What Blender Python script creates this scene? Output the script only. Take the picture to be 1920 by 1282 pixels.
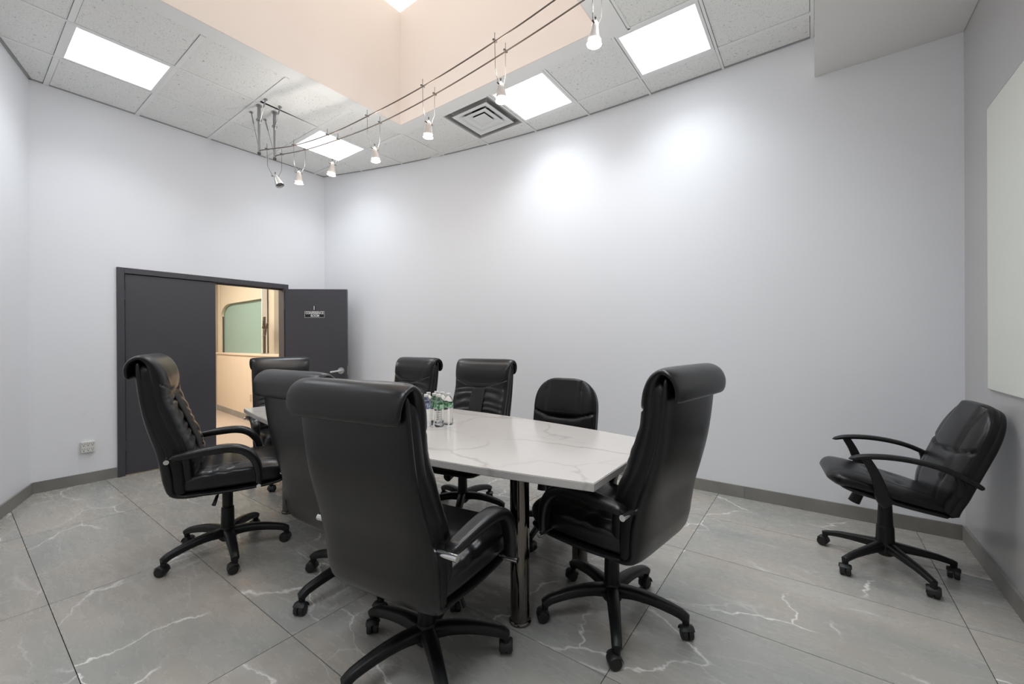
import bpy, bmesh, math, random
import numpy as np
from mathutils import Matrix, Vector

random.seed(7)
for o in list(bpy.data.objects):
    bpy.data.objects.remove(o, do_unlink=True)
scene = bpy.context.scene
COL = scene.collection

# ------------------------------------------------------------------ camera
cam_d = bpy.data.cameras.new('camera')
cam_d.sensor_width = 36.0
cam_d.lens = 776.2223 / 1920 * 36.0
cam_d.clip_start = 0.05
cam = bpy.data.objects.new('camera', cam_d)
COL.objects.link(cam)
Rv, Uv, Fv = Vector((.808224, .588853, -.005039)), Vector((.003157, .004223, .999986)), Vector((-.588867, .808229, -.001554))
cam.matrix_world = Matrix(((Rv.x, Uv.x, -Fv.x, 0), (Rv.y, Uv.y, -Fv.y, 0), (Rv.z, Uv.z, -Fv.z, 1.3023), (0, 0, 0, 1)))
scene.camera = cam

# ------------------------------------------------------------------ world, exposure
w = bpy.data.worlds.new('world'); scene.world = w; w.use_nodes = True
w.node_tree.nodes['Background'].inputs[0].default_value = (.5, .52, .55, 1)
w.node_tree.nodes['Background'].inputs[1].default_value = .15
scene.view_settings.view_transform = 'Standard'
scene.view_settings.look = 'None'
scene.view_settings.gamma = 1
scene.view_settings.use_curve_mapping = False
scene.view_settings.exposure = 0.90
PANEL_L = 1.6       # glow of the troffer diffusers
PANEL_W = 3.9      # lamp behind each diffuser, W
WELL_L = 0.52       # glow put into the well top, in place of warm light falling on it
SPOT_W = 3.0       # each halogen spot
CONE_FILL_W = 2.3        # fill point lamps added above and below each lamp cone, W
HALL_L = 13.5        # corridor light

# ------------------------------------------------------------------ materials
MATS = {}
def mat(name, col, rough=.5, metal=0., spec=.5, build=None, **kw):
    if name in MATS: return MATS[name]
    m = bpy.data.materials.new(name); m.use_nodes = True
    nt = m.node_tree; b = nt.nodes['Principled BSDF']
    b.inputs['Base Color'].default_value = (*col, 1)
    b.inputs['Roughness'].default_value = rough
    b.inputs['Metallic'].default_value = metal
    b.inputs['Specular IOR Level'].default_value = spec
    for k, v in kw.items():
        b.inputs[k.replace('_', ' ')].default_value = v
    m.diffuse_color = (*col, 1)
    if build: build(nt, b)
    MATS[name] = m
    return m

def nd(nt, t, **kw):
    n = nt.nodes.new(t)
    for k, v in kw.items():
        if k in n.inputs: n.inputs[k].default_value = v
        else: setattr(n, k, v)
    return n
def ramp(nt, stops, interp='LINEAR'):
    n = nt.nodes.new('ShaderNodeValToRGB'); r = n.color_ramp; r.interpolation = interp
    while len(r.elements) < len(stops): r.elements.new(.5)
    for e, (p, c) in zip(r.elements, stops):
        e.position = p; e.color = (*c, 1) if len(c) == 3 else c
    return n
def coords(nt, scale=(1, 1, 1), rand=0., rot=(0, 0, 0)):
    tc = nt.nodes.new('ShaderNodeTexCoord'); mp = nt.nodes.new('ShaderNodeMapping')
    mp.inputs['Scale'].default_value = scale
    mp.inputs['Rotation'].default_value = rot
    nt.links.new(tc.outputs['Object'], mp.inputs['Vector'])
    if rand:
        oi = nt.nodes.new('ShaderNodeObjectInfo')
        mu = nd(nt, 'ShaderNodeVectorMath', operation='MULTIPLY')
        cb = nt.nodes.new('ShaderNodeCombineXYZ')
        for i in range(3): nt.links.new(oi.outputs['Random'], cb.inputs[i])
        nt.links.new(cb.outputs[0], mu.inputs[0]); mu.inputs[1].default_value = (rand, rand * 1.7, rand * 2.3)
        nt.links.new(mu.outputs[0], mp.inputs['Location'])
    return mp.outputs[0]
def mixc(nt, fac, a, b, mode='MIX'):
    n = nt.nodes.new('ShaderNodeMix'); n.data_type = 'RGBA'; n.blend_type = mode
    for s, v in ((n.inputs['Factor'], fac), (n.inputs['A'], a), (n.inputs['B'], b)):
        if hasattr(v, 'is_output'): nt.links.new(v, s)
        elif isinstance(v, tuple): s.default_value = (*v, 1)
        else: s.default_value = v
    return n.outputs['Result']
def bump(nt, b, h, strength=.1, dist=.01):
    n = nt.nodes.new('ShaderNodeBump'); n.inputs['Strength'].default_value = strength; n.inputs['Distance'].default_value = dist
    nt.links.new(h, n.inputs['Height']); nt.links.new(n.outputs[0], b.inputs['Normal'])

def paint(col, mottling=.02):
    def f(nt, b):
        v = coords(nt)
        n = nd(nt, 'ShaderNodeTexNoise', Scale=1.3, Detail=3.)
        nt.links.new(v, n.inputs['Vector'])
        c = mixc(nt, n.outputs['Fac'], tuple(x * (1 - mottling) for x in col), tuple(min(1, x * (1 + mottling)) for x in col))
        nt.links.new(c, b.inputs['Base Color'])
        n2 = nd(nt, 'ShaderNodeTexNoise', Scale=160., Detail=2.); nt.links.new(v, n2.inputs['Vector'])
        bump(nt, b, n2.outputs['Fac'], .03, .002)
    return f

def scuffed(col):
    def f(nt, b):
        v = coords(nt)
        n = nd(nt, 'ShaderNodeTexNoise', Scale=7., Detail=6., Roughness=.7); nt.links.new(v, n.inputs['Vector'])
        r = ramp(nt, [(.0, (0, 0, 0)), (.66, (0, 0, 0)), (.80, (1, 1, 1))]); nt.links.new(n.outputs['Fac'], r.inputs[0])
        # scuffs only in the strip where chair backs rub the wall
        tc = nt.nodes.new('ShaderNodeTexCoord'); sx = nt.nodes.new('ShaderNodeSeparateXYZ'); nt.links.new(tc.outputs['Object'], sx.inputs[0])
        rz = ramp(nt, [(.0, (0, 0, 0)), (.45, (0, 0, 0)), (.7, (1, 1, 1)), (.95, (1, 1, 1)), (1., (0, 0, 0))]); nt.links.new(sx.outputs['Z'], rz.inputs[0])
        mx = nd(nt, 'ShaderNodeMath', operation='MULTIPLY'); nt.links.new(r.outputs[0], mx.inputs[0]); nt.links.new(rz.outputs[0], mx.inputs[1])
        m2 = nd(nt, 'ShaderNodeMath', operation='MULTIPLY'); nt.links.new(mx.outputs[0], m2.inputs[0]); m2.inputs[1].default_value = .22
        c = mixc(nt, m2.outputs[0], col, (.42, .40, .40))
        nt.links.new(c, b.inputs['Base Color'])
    return f

M_WALL = mat('wall_paint', (.842, .855, .888), .45, build=scuffed((.842, .855, .888)))
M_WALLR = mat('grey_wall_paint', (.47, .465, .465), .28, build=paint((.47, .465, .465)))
M_CEILW = mat('drywall_white', (.87, .875, .86), .6, build=paint((.87, .875, .86)))
M_SOFFIT = mat('soffit_paint', (.84, .825, .80), .6, build=paint((.84, .825, .80)))
M_WELL = mat('well_paint', (.86, .80, .76), .7, build=paint((.86, .80, .76)))
M_PLENUM = mat('plenum_dark', (.03, .03, .03), .9)
M_GRID = mat('grid_metal_white', (.87, .875, .86), .45)

def b_tile(nt, b):
    v = coords(nt, rand=13.)
    n = nd(nt, 'ShaderNodeTexNoise', Scale=58., Detail=3., Roughness=.65, Distortion=.8); nt.links.new(v, n.inputs['Vector'])
    r = ramp(nt, [(.0, (0, 0, 0)), (.30, (0, 0, 0)), (.37, (1, 1, 1)), (1, (1, 1, 1))]); nt.links.new(n.outputs['Fac'], r.inputs[0])
    n2 = nd(nt, 'ShaderNodeTexVoronoi', Scale=115.); nt.links.new(v, n2.inputs['Vector'])
    r2 = ramp(nt, [(0, (0, 0, 0)), (.13, (0, 0, 0)), (.22, (1, 1, 1))]); nt.links.new(n2.outputs['Distance'], r2.inputs[0])
    h = nd(nt, 'ShaderNodeMath', operation='MULTIPLY'); nt.links.new(r.outputs[0], h.inputs[0]); nt.links.new(r2.outputs[0], h.inputs[1])
    c = mixc(nt, h.outputs[0], (.36, .36, .345), (.87, .875, .855))
    nt.links.new(c, b.inputs['Base Color']); bump(nt, b, h.outputs[0], .35, .004)
M_TILE = mat('fissured_ceiling_tile', (.72, .72, .7), .9, spec=.1, build=b_tile)

def b_floor(nt, b):
    v = coords(nt, rand=31.)
    vs = coords(nt, scale=(.9, 2.6, 1), rand=31., rot=(0, 0, .5))
    # soft grey / brown clouds
    n = nd(nt, 'ShaderNodeTexNoise', Scale=1.1, Detail=3., Roughness=.45, Distortion=.3); nt.links.new(vs, n.inputs['Vector'])
    r = ramp(nt, [(.32, (.325, .33, .308)), (.46, (.385, .372, .342)), (.60, (.425, .39, .345)), (.72, (.46, .435, .395))]); nt.links.new(n.outputs['Fac'], r.inputs[0])
    n3 = nd(nt, 'ShaderNodeTexNoise', Scale=9., Detail=4., Roughness=.6); nt.links.new(vs, n3.inputs['Vector'])
    base = mixc(nt, .05, r.outputs[0], n3.outputs['Fac'], 'OVERLAY')
    # thin bright veins : zero crossings of a distorted noise, broken up by another noise
    def vein(scale, width, seed, brk0, brk1, stretch=1.6):
        vv = coords(nt, scale=(1, stretch, 1), rand=17. + seed, rot=(0, 0, .9 + seed))
        wn = nd(nt, 'ShaderNodeTexNoise', Scale=3.2, Detail=4., Roughness=.6); nt.links.new(vv, wn.inputs['Vector'])
        ma = nd(nt, 'ShaderNodeVectorMath', operation='MULTIPLY_ADD'); nt.links.new(wn.outputs['Color'], ma.inputs[0]); ma.inputs[1].default_value = (.28, .28, 0); nt.links.new(vv, ma.inputs[2])
        a = nd(nt, 'ShaderNodeTexVoronoi', Scale=scale, feature='DISTANCE_TO_EDGE'); nt.links.new(ma.outputs[0], a.inputs['Vector'])
        rr = ramp(nt, [(0, (1, 1, 1)), (width * .35, (.6, .6, .6)), (width, (.0, .0, .0))]); nt.links.new(a.outputs['Distance'], rr.inputs[0])
        br = nd(nt, 'ShaderNodeTexNoise', Scale=2.1, Detail=2.); nt.links.new(vv, br.inputs['Vector'])
        rb = ramp(nt, [(brk0, (0, 0, 0)), (brk1, (1, 1, 1))]); nt.links.new(br.outputs['Fac'], rb.inputs[0])
        m = nd(nt, 'ShaderNodeMath', operation='MULTIPLY'); nt.links.new(rr.outputs[0], m.inputs[0]); nt.links.new(rb.outputs[0], m.inputs[1])
        return m.outputs[0]
    v1 = vein(1.15, .010, 0., .44, .60)
    v2 = vein(2.1, .022, 2.1, .50, .74, 2.2)
    c = mixc(nt, v2, base, (.60, .58, .55))
    c = mixc(nt, v1, c, (.85, .82, .78))
    nt.links.new(c, b.inputs['Base Color'])
    rn = ramp(nt, [(.3, (.25, .25, .25)), (.7, (.29, .29, .29))]); nt.links.new(n3.outputs['Fac'], rn.inputs[0])
    nt.links.new(rn.outputs[0], b.inputs['Roughness'])
M_FLOOR = mat('grey_marble_tile', (.31, .305, .29), .3, build=b_floor)
M_GROUT = mat('dark_grout', (.035, .033, .03), .9)

def b_base(nt, b):
    v = coords(nt, rand=11.)
    n = nd(nt, 'ShaderNodeTexNoise', Scale=3., Detail=6., Roughness=.6, Distortion=.5); nt.links.new(v, n.inputs['Vector'])
    r = ramp(nt, [(.3, (.19, .185, .17)), (.6, (.26, .25, .23)), (.8, (.33, .315, .29))]); nt.links.new(n.outputs['Fac'], r.inputs[0])
    nt.links.new(r.outputs[0], b.inputs['Base Color'])
M_BASE = mat('grey_skirting_tile', (.25, .24, .22), .4, build=b_base)

def b_table(nt, b):
    v = coords(nt)
    n0 = nd(nt, 'ShaderNodeTexNoise', Scale=2.2, Detail=4.); nt.links.new(v, n0.inputs['Vector'])
    base = mixc(nt, n0.outputs['Fac'], (.53, .495, .465), (.595, .56, .53))
    def vein(scale, width, rot, lo, hi):
        vv = coords(nt, scale=(.8, 1.3, 1), rot=(0, 0, rot))
        wn = nd(nt, 'ShaderNodeTexNoise', Scale=2.2, Detail=4., Roughness=.55); nt.links.new(vv, wn.inputs['Vector'])
        ma = nd(nt, 'ShaderNodeVectorMath', operation='MULTIPLY_ADD'); nt.links.new(wn.outputs['Color'], ma.inputs[0]); ma.inputs[1].default_value = (.4, .4, 0); nt.links.new(vv, ma.inputs[2])
        a = nd(nt, 'ShaderNodeTexVoronoi', Scale=scale, feature='DISTANCE_TO_EDGE'); nt.links.new(ma.outputs[0], a.inputs['Vector'])
        rr = ramp(nt, [(0, (1, 1, 1)), (width * .4, (.45, .45, .45)), (width, (0, 0, 0))]); nt.links.new(a.outputs['Distance'], rr.inputs[0])
        br = nd(nt, 'ShaderNodeTexNoise', Scale=1.6, Detail=1.); nt.links.new(vv, br.inputs['Vector'])
        rb = ramp(nt, [(lo, (0, 0, 0)), (hi, (1, 1, 1))]); nt.links.new(br.outputs['Fac'], rb.inputs[0])
        m = nd(nt, 'ShaderNodeMath', operation='MULTIPLY'); nt.links.new(rr.outputs[0], m.inputs[0]); nt.links.new(rb.outputs[0], m.inputs[1])
        return m.outputs[0]
    c = mixc(nt, vein(2.2, .030, .6, .40, .60), base, (.46, .43, .40))
    c = mixc(nt, vein(1.3, .022, 2.2, .38, .58), c, (.42, .385, .35))
    nt.links.new(c, b.inputs['Base Color'])
M_TABLE = mat('white_veined_quartz', (.76, .73, .7), .16, build=b_table)

def b_leather(nt, b):
    v = coords(nt, rand=5.)
    n = nd(nt, 'ShaderNodeTexNoise', Scale=260., Detail=1.); nt.links.new(v, n.inputs['Vector'])
    n2 = nd(nt, 'ShaderNodeTexNoise', Scale=6., Detail=1., Roughness=.4); nt.links.new(v, n2.inputs['Vector'])
    a = nd(nt, 'ShaderNodeMath', operation='MULTIPLY_ADD'); nt.links.new(n2.outputs['Fac'], a.inputs[0]); a.inputs[1].default_value = .8; nt.links.new(n.outputs['Fac'], a.inputs[2])
    bump(nt, b, a.outputs[0], .05, .0025)
    c = mixc(nt, n2.outputs['Fac'], (.0035, .0033, .0038), (.0075, .007, .0077)); nt.links.new(c, b.inputs['Base Color'])
    r = ramp(nt, [(.3, (.285, .285, .285)), (.7, (.31, .31, .31))]); nt.links.new(n2.outputs['Fac'], r.inputs[0]); nt.links.new(r.outputs[0], b.inputs['Roughness'])
M_LEATHER = mat('black_leather', (.016, .0155, .0165), .42, spec=.46, build=b_leather)
M_LEATHER_SIDE = mat('black_vinyl_panel', (.006, .0058, .0065), .42, spec=.35)
M_LEATHER_MATT = mat('worn_black_leather', (.02, .018, .018), .5, spec=.35, build=b_leather)
M_PLASTIC = mat('black_plastic', (.007, .007, .0075), .42, spec=.35)
M_PANELF = mat('matt_black_fabric', (.014, .014, .0145), .7, spec=.3)
M_WHEEL = mat('caster_rubber', (.008, .008, .008), .5)
M_CHROME = mat('chrome', (.75, .75, .75), .12, 1.)
M_CHROMES = mat('satin_chrome', (.78, .78, .78), .3, .85)
M_NICKEL = mat('black_nickel', (.17, .155, .14), .1, 1.)
M_STEEL = mat('brushed_steel', (.55, .55, .55), .3, 1.)
M_WIRET = mat('dark_wire', (.06, .052, .047), .6)
M_STEELD = mat('dull_steel', (.34, .34, .345), .35, .9)
M_LENSOFF = mat('unlit_lens', (.10, .10, .105), .3)
M_WIRE = mat('bronze_wire', (.16, .13, .11), .4, .8)
M_DOOR = mat('charcoal_door_paint', (.058, .056, .066), .42, build=paint((.058, .056, .066), .05))
M_WHITEP = mat('white_plastic', (.72, .71, .68), .35)
M_DARK = mat('dark_slot', (.01, .01, .01), .7)
M_BOARD = mat('glass_board', (.74, .76, .69), .12, build=paint((.74, .76, .69), .01))
M_EDGE = mat('board_edge', (.25, .26, .22), .3)
M_SIGN = mat('sign_black', (.01, .01, .012), .4)
M_SIGNW = mat('sign_white', (.85, .85, .85), .5)
M_WOOD = None
def b_wood(nt, b):
    v = coords(nt, scale=(14, 14, .8))
    n = nd(nt, 'ShaderNodeTexNoise', Scale=3., Detail=5.); nt.links.new(v, n.inputs['Vector'])
    c = mixc(nt, n.outputs['Fac'], (.66, .54, .42), (.76, .64, .51)); nt.links.new(c, b.inputs['Base Color'])
M_WOOD = mat('pale_wood_laminate', (.68, .52, .38), .4, build=b_wood)
M_CREAM = mat('cream_laminate', (.54, .48, .375), .5, build=paint((.54, .48, .375)))
M_HALLFLOOR = mat('corridor_floor', (.42, .345, .285), .35, build=paint((.42, .345, .285), .15))
M_FROST = mat('green_frosted_glass', (.22, .335, .30), .25, build=paint((.22, .335, .30), .03))
M_RED = mat('red_enamel', (.45, .02, .02), .3)
M_ANGLE = mat('grey_wall_angle', (.36, .36, .36), .6)
M_VENT = mat('vent_white_metal', (.82, .83, .83), .45)
M_VENTG = mat('vent_grey_metal', (.42, .42, .41), .5)

def emis(name, col, strength):
    m = bpy.data.materials.new(name); m.use_nodes = True
    nt = m.node_tree; b = nt.nodes['Principled BSDF']
    b.inputs['Base Color'].default_value = (.8, .8, .8, 1)
    b.inputs['Emission Color'].default_value = (*col, 1)
    b.inputs['Emission Strength'].default_value = strength
    return m
M_PANEL = emis('troffer_diffuser', (.92, .96, 1.0), PANEL_L)
M_WELLTOP = emis('warm_well_glow', (1.0, .90, .80), WELL_L)
M_LENS = emis('halogen_lens', (1.0, .95, .88), 6.)
M_HALL = emis('corridor_diffuser', (1.0, .91, .81), HALL_L)

def b_clear(nt, b):
    b.inputs['Transmission Weight'].default_value = 1.
M_PET = mat('clear_bottle', (.97, .985, .98), .06, build=b_clear, IOR=1.22)
def label_mat(name, a, bcol):
    def f(nt, b):
        v = coords(nt, scale=(60, 60, 40), rand=9.)
        n = nd(nt, 'ShaderNodeTexNoise', Scale=1.2, Detail=2.); nt.links.new(v, n.inputs['Vector'])
        r = ramp(nt, [(.46, a), (.54, bcol)]); nt.links.new(n.outputs['Fac'], r.inputs[0]); nt.links.new(r.outputs[0], b.inputs['Base Color'])
    return mat(name, a, .35, build=f)
M_LAB_G = label_mat('green_label', (.03, .17, .06), (.38, .55, .40))
M_LAB_B = label_mat('blue_label', (.55, .58, .66), (.10, .13, .28))
M_SHADE = mat('frosted_lamp_cone', (.60, .575, .56), .25, build=None, Transmission_Weight=.3)
M_CONE = mat('pale_metal_cone', (.70, .69, .68), .25, .6)

# ------------------------------------------------------------------ mesh helpers
def obj(name, verts, faces, material=None, parent=None, smooth=False, loc=None):
    me = bpy.data.meshes.new(name)
    me.from_pydata([tuple(map(float, v)) for v in verts], [], faces)
    if material: me.materials.append(material)
    if smooth:
        me.polygons.foreach_set('use_smooth', [True] * len(me.polygons))
    me.update()
    o = bpy.data.objects.new(name, me); COL.objects.link(o)
    if parent: o.parent = parent
    if loc: o.location = loc
    return o
def fixn(o, angle=None):
    bm = bmesh.new(); bm.from_mesh(o.data); bmesh.ops.recalc_face_normals(bm, faces=bm.faces); bm.to_mesh(o.data); bm.free()
    if angle is not None:
        try: o.data.set_sharp_from_angle(angle=math.radians(angle))
        except Exception: pass
    return o
class MB:
    def __init__(s): s.v = []; s.f = []
    def add(s, V, F):
        k = len(s.v); s.v += [tuple(map(float, p)) for p in V]; s.f += [tuple(i + k for i in f) for f in F]; return s
    def box(s, x0, x1, y0, y1, z0, z1, bev=0.):
        if bev <= 0:
            V = [(x, y, z) for z in (z0, z1) for y in (y0, y1) for x in (x0, x1)]
            return s.add(V, [(0, 2, 3, 1), (4, 5, 7, 6), (0, 1, 5, 4), (2, 6, 7, 3), (0, 4, 6, 2), (1, 3, 7, 5)])
        bm = bmesh.new(); bmesh.ops.create_cube(bm, size=1)
        for v in bm.verts: v.co = ((x0 + x1) / 2 + v.co.x * (x1 - x0), (y0 + y1) / 2 + v.co.y * (y1 - y0), (z0 + z1) / 2 + v.co.z * (z1 - z0))
        bmesh.ops.bevel(bm, geom=list(bm.edges), offset=bev, segments=2, affect='EDGES', profile=.5)
        bm.verts.index_update(); s.add([v.co[:] for v in bm.verts], [tuple(v.index for v in f.verts) for f in bm.faces]); bm.free(); return s
    def prism(s, poly, z0, z1):
        n = len(poly)
        return s.add([(x, y, z0) for x, y in poly] + [(x, y, z1) for x, y in poly],
                     [tuple(range(n))[::-1], tuple(range(n, 2 * n))] + [(i, (i + 1) % n, n + (i + 1) % n, n + i) for i in range(n)])
    def lathe(s, prof, n=20, M=None, cap=True):
        V = []; F = []
        for r, z in prof:
            for k in range(n):
                a = 2 * math.pi * k / n; p = Vector((r * math.cos(a), r * math.sin(a), z)); V.append((M @ p)[:] if M else p[:])
        m = len(prof)
        for i in range(m - 1):
            for k in range(n): F.append((i * n + k, i * n + (k + 1) % n, (i + 1) * n + (k + 1) % n, (i + 1) * n + k))
        if cap: F += [tuple(range(n))[::-1], tuple(range((m - 1) * n, m * n))]
        return s.add(V, F)
    def cyl(s, p0, p1, r0, r1=None, n=14):
        p0, p1 = Vector(p0), Vector(p1); d = p1 - p0; q = d.to_track_quat('Z', 'Y').to_matrix().to_4x4(); q.translation = p0
        return s.lathe([(r0, 0), (r0 if r1 is None else r1, d.length)], n, q)
    def tube(s, pts, r, n=8):
        pts = [Vector(p) for p in pts]; V = []; F = []
        for i, p in enumerate(pts):
            t = (pts[min(i + 1, len(pts) - 1)] - pts[max(i - 1, 0)]).normalized()
            up = Vector((0, 0, 1)) if abs(t.z) < .95 else Vector((1, 0, 0))
            a = t.cross(up).normalized(); b = a.cross(t)
            for k in range(n):
                an = 2 * math.pi * k / n; V.append((p + (a * math.cos(an) + b * math.sin(an)) * r)[:])
        m = len(pts)
        for i in range(m - 1):
            for k in range(n): F.append((i * n + k, i * n + (k + 1) % n, (i + 1) * n + (k + 1) % n, (i + 1) * n + k))
        F += [tuple(range(n)), tuple(range((m - 1) * n, m * n))]
        return s.add(V, F)
    def build(s, name, material, parent=None, smooth=False, angle=35, loc=None):
        o = obj(name, s.v, s.f, material, parent, smooth, loc)
        return fixn(o, angle if smooth else None)
def empty(name, loc=(0, 0, 0), rz=0.):
    o = bpy.data.objects.new(name, None); COL.objects.link(o); o.location = loc; o.rotation_euler = (0, 0, rz); o.empty_display_size = .1; return o
def tag(o, label, cat, group=None):
    o['label'] = label; o['category'] = cat
    if group: o['group'] = group
    return o
def struct(o, label=None):
    o['kind'] = 'structure'
    if label: o['label'] = label
    return o
def copy_tree(o, parent=None):
    c = o.copy(); COL.objects.link(c); c.parent = parent
    for ch in list(o.children): copy_tree(ch, c)
    return c
def interp(ctrl, m):
    """Catmull-Rom through control rows -> m rows evenly spread in parameter"""
    P = np.array(ctrl, float); n = len(P)
    ext = np.vstack([2 * P[0] - P[1], P, 2 * P[-1] - P[-2]])
    out = []
    for t in np.linspace(0, n - 1, m):
        i = min(int(t), n - 2); u = t - i
        p0, p1, p2, p3 = ext[i], ext[i + 1], ext[i + 2], ext[i + 3]
        out.append(.5 * ((2 * p1) + (-p0 + p2) * u + (2 * p0 - 5 * p1 + 4 * p2 - p3) * u * u + (-p0 + 3 * p1 - 3 * p2 + p3) * u ** 3))
    return np.array(out)
def spow(c, e): return math.copysign(abs(c) ** e, c)
def sweep(ctrl, m=28, n=36, p=3.6, round0=.0, round1=.0, disp=None, x0=0., pz=None):
    """ctrl rows (y, z, half width, half thickness): padded slab following a path in the YZ plane. Returns MB"""
    C = interp(ctrl, m); d = np.r_[0, np.cumsum(np.hypot(np.diff(C[:, 0]), np.diff(C[:, 1])))]; L = d[-1]
    V = []; F = []
    pp = pz or p
    for i in range(m):
        y, z, hw, hh = C[i]
        t = C[min(i + 1, m - 1), :2] - C[max(i - 1, 0), :2]; t = t / (np.hypot(*t) + 1e-9)
        N = np.array([t[1], -t[0]])        # front side for an upward path
        k = 1.
        if round0 > 0 and d[i] < round0: k = min(k, math.sqrt(max(1e-4, 1 - (1 - d[i] / round0) ** 2)))
        if round1 > 0 and L - d[i] < round1: k = min(k, math.sqrt(max(1e-4, 1 - (1 - (L - d[i]) / round1) ** 2)))
        kw = 1 - (1 - k) * min(1., max(round0, round1) / max(hw, 1e-3))
        for a in range(n):
            an = 2 * math.pi * a / n
            sx = spow(math.cos(an), 2 / p); sy = spow(math.sin(an), 2 / pp)
            off = hh * k * sy; x = hw * kw * sx
            if disp: off += disp(x, z, y, sy, d[i] / L) * k
            V.append((x0 + x, y + N[0] * off, z + N[1] * off))
    for i in range(m - 1):
        for a in range(n): F.append((i * n + a, i * n + (a + 1) % n, (i + 1) * n + (a + 1) % n, (i + 1) * n + a))
    F += [tuple(range(n)), tuple(range((m - 1) * n, m * n))]
    return MB().add(V, F)

# ------------------------------------------------------------------ room outline
ZC = 3.59
XD, XR, YF = -5.48, .79, -1.30
def yb(x): return 3.885 - .042 * max(0., -1.2 - x) ** 2
ANG = [(XD, .44)]
slope = (.242 - .438) / (-4.924 + 5.48)
ax = XD + (YF - .44) / slope
ROOM = [(XD, .44), (ax, YF), (XR, YF), (XR, yb(XR))] + [(x, yb(x)) for x in np.linspace(-1.2, XD, 15)]
def halfplanes(poly, inset=0.):
    out = []
    for i in range(len(poly)):
        a, b = Vector(poly[i]), Vector(poly[(i + 1) % len(poly)])
        d = (b - a)
        if d.length < 1e-6: continue
        nrm = Vector((-d.y, d.x)).normalized()   # inside for ccw
        out.append((a + nrm * inset, nrm))
    return out
def clip(poly, hps):
    for a, nrm in hps:
        res = []
        for i in range(len(poly)):
            p, q = Vector(poly[i]), Vector(poly[(i + 1) % len(poly)])
            dp, dq = (p - a).dot(nrm), (q - a).dot(nrm)
            if dp >= 0: res.append(tuple(p))
            if (dp > 0) != (dq > 0) and abs(dp - dq) > 1e-9: res.append(tuple(p + (q - p) * (dp / (dp - dq))))
        poly = res
        if len(poly) < 3: return []
    return poly
def area(p): return abs(sum(p[i][0] * p[(i + 1) % len(p)][1] - p[(i + 1) % len(p)][0] * p[i][1] for i in range(len(p)))) / 2

# ------------------------------------------------------------------ floor
floor = struct(MB().prism([(x, y) for x, y in ROOM], -.12, -.004).build('floor', M_GROUT))
hp = halfplanes(ROOM, .004)
g = .0016
for j in range(-3, 8):
    for i in range(-1, 7):
        y0 = .3033 + .6028 * j; x1 = .5582 - 1.2165 * (i - 1); x0 = x1 - 1.2165
        p = clip([(x0 + g, y0 + g), (x1 - g, y0 + g), (x1 - g, y0 + .6028 - g), (x0 + g, y0 + .6028 - g)], hp)
        if len(p) < 3 or area(p) < .004: continue
        cx, cy = sum(q[0] for q in p) / len(p), sum(q[1] for q in p) / len(p)
        MB().prism([(a - cx, b - cy) for a, b in p], -.004, 0).build('floor_tile', M_FLOOR, floor, loc=(cx, cy, 0))

# ------------------------------------------------------------------ walls
bx = list(np.linspace(XD - .12, -1.2, 19)) + [XR + .12]
wb = MB().prism([(x, yb(x)) for x in bx] + [(x, yb(x) + .14) for x in bx[::-1]], 0, 3.72).build('wall_back', M_WALL, smooth=True, angle=40)
struct(wb)
# door wall with the double-door opening
DY0, DY1, DZ = 1.02, 2.585, 2.02
wl = MB().box(XD - .12, XD, .40, DY0, 0, 3.72).box(XD - .12, XD, DY1, yb(XD), 0, 3.72).box(XD - .12, XD, DY0, DY1, DZ, 3.72)
struct(wl.build('wall_left', M_WALL))
n_ = Vector((slope, -1)).normalized() if slope < 0 else Vector((0, -1))
nx, ny = n_.x * .12, n_.y * .12
struct(MB().prism([(XD, .44), (XD + nx, .44 + ny), (ax + nx, YF + ny), (ax, YF)], 0, 3.72).build('wall_corner', M_WALL))
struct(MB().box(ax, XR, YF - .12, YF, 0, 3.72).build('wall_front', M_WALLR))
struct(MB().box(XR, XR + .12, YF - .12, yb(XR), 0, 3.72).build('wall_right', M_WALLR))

# baseboards: skirting tiles one by one
def baseboard(name, pts, step=1.2165, h=.098, t=.012, start=0.):
    e = struct(empty(name))
    P = [Vector(p) for p in pts]
    seg = [(P[i + 1] - P[i]).length for i in range(len(P) - 1)]; L = sum(seg)
    def at(d):
        for i, s in enumerate(seg):
            if d <= s or i == len(seg) - 1:
                u = (P[i + 1] - P[i]).normalized(); return P[i] + u * d, u
            d -= s
    cuts = [0.]; d = start if start > 0 else step
    while d < L - .02: cuts.append(d); d += step
    cuts.append(L)
    for a, b in zip(cuts[:-1], cuts[1:]):
        k = max(1, int((b - a) / .3)); inner = []; outer = []
        for q in np.linspace(a + .0012, b - .0012, k + 1):
            p, u = at(q); nrm = Vector((-u.y, u.x)); outer.append(tuple(p + nrm * .0005)); inner.append(tuple(p + nrm * t))
        MB().prism(outer + inner[::-1], .0005, h).build('skirting_tile', M_BASE, e)
    return e
baseboard('baseboard_back', [(XR - .013, yb(XR)), (-1.2, yb(-1.2))] + [(x, yb(x)) for x in np.linspace(-1.2, XD + .014, 14)[1:]], start=1.24)
baseboard('baseboard_left', [(XD, .985), (XD, .445)])
baseboard('baseboard_door', [(XD, yb(XD) - .02), (XD, 2.62)])
baseboard('baseboard_corner', [(XD + .004, .44), (ax, YF)], start=.25)
baseboard('baseboard_right', [(XR, YF + .02), (XR, yb(XR) - .013)], t=.016, start=.5)

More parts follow.
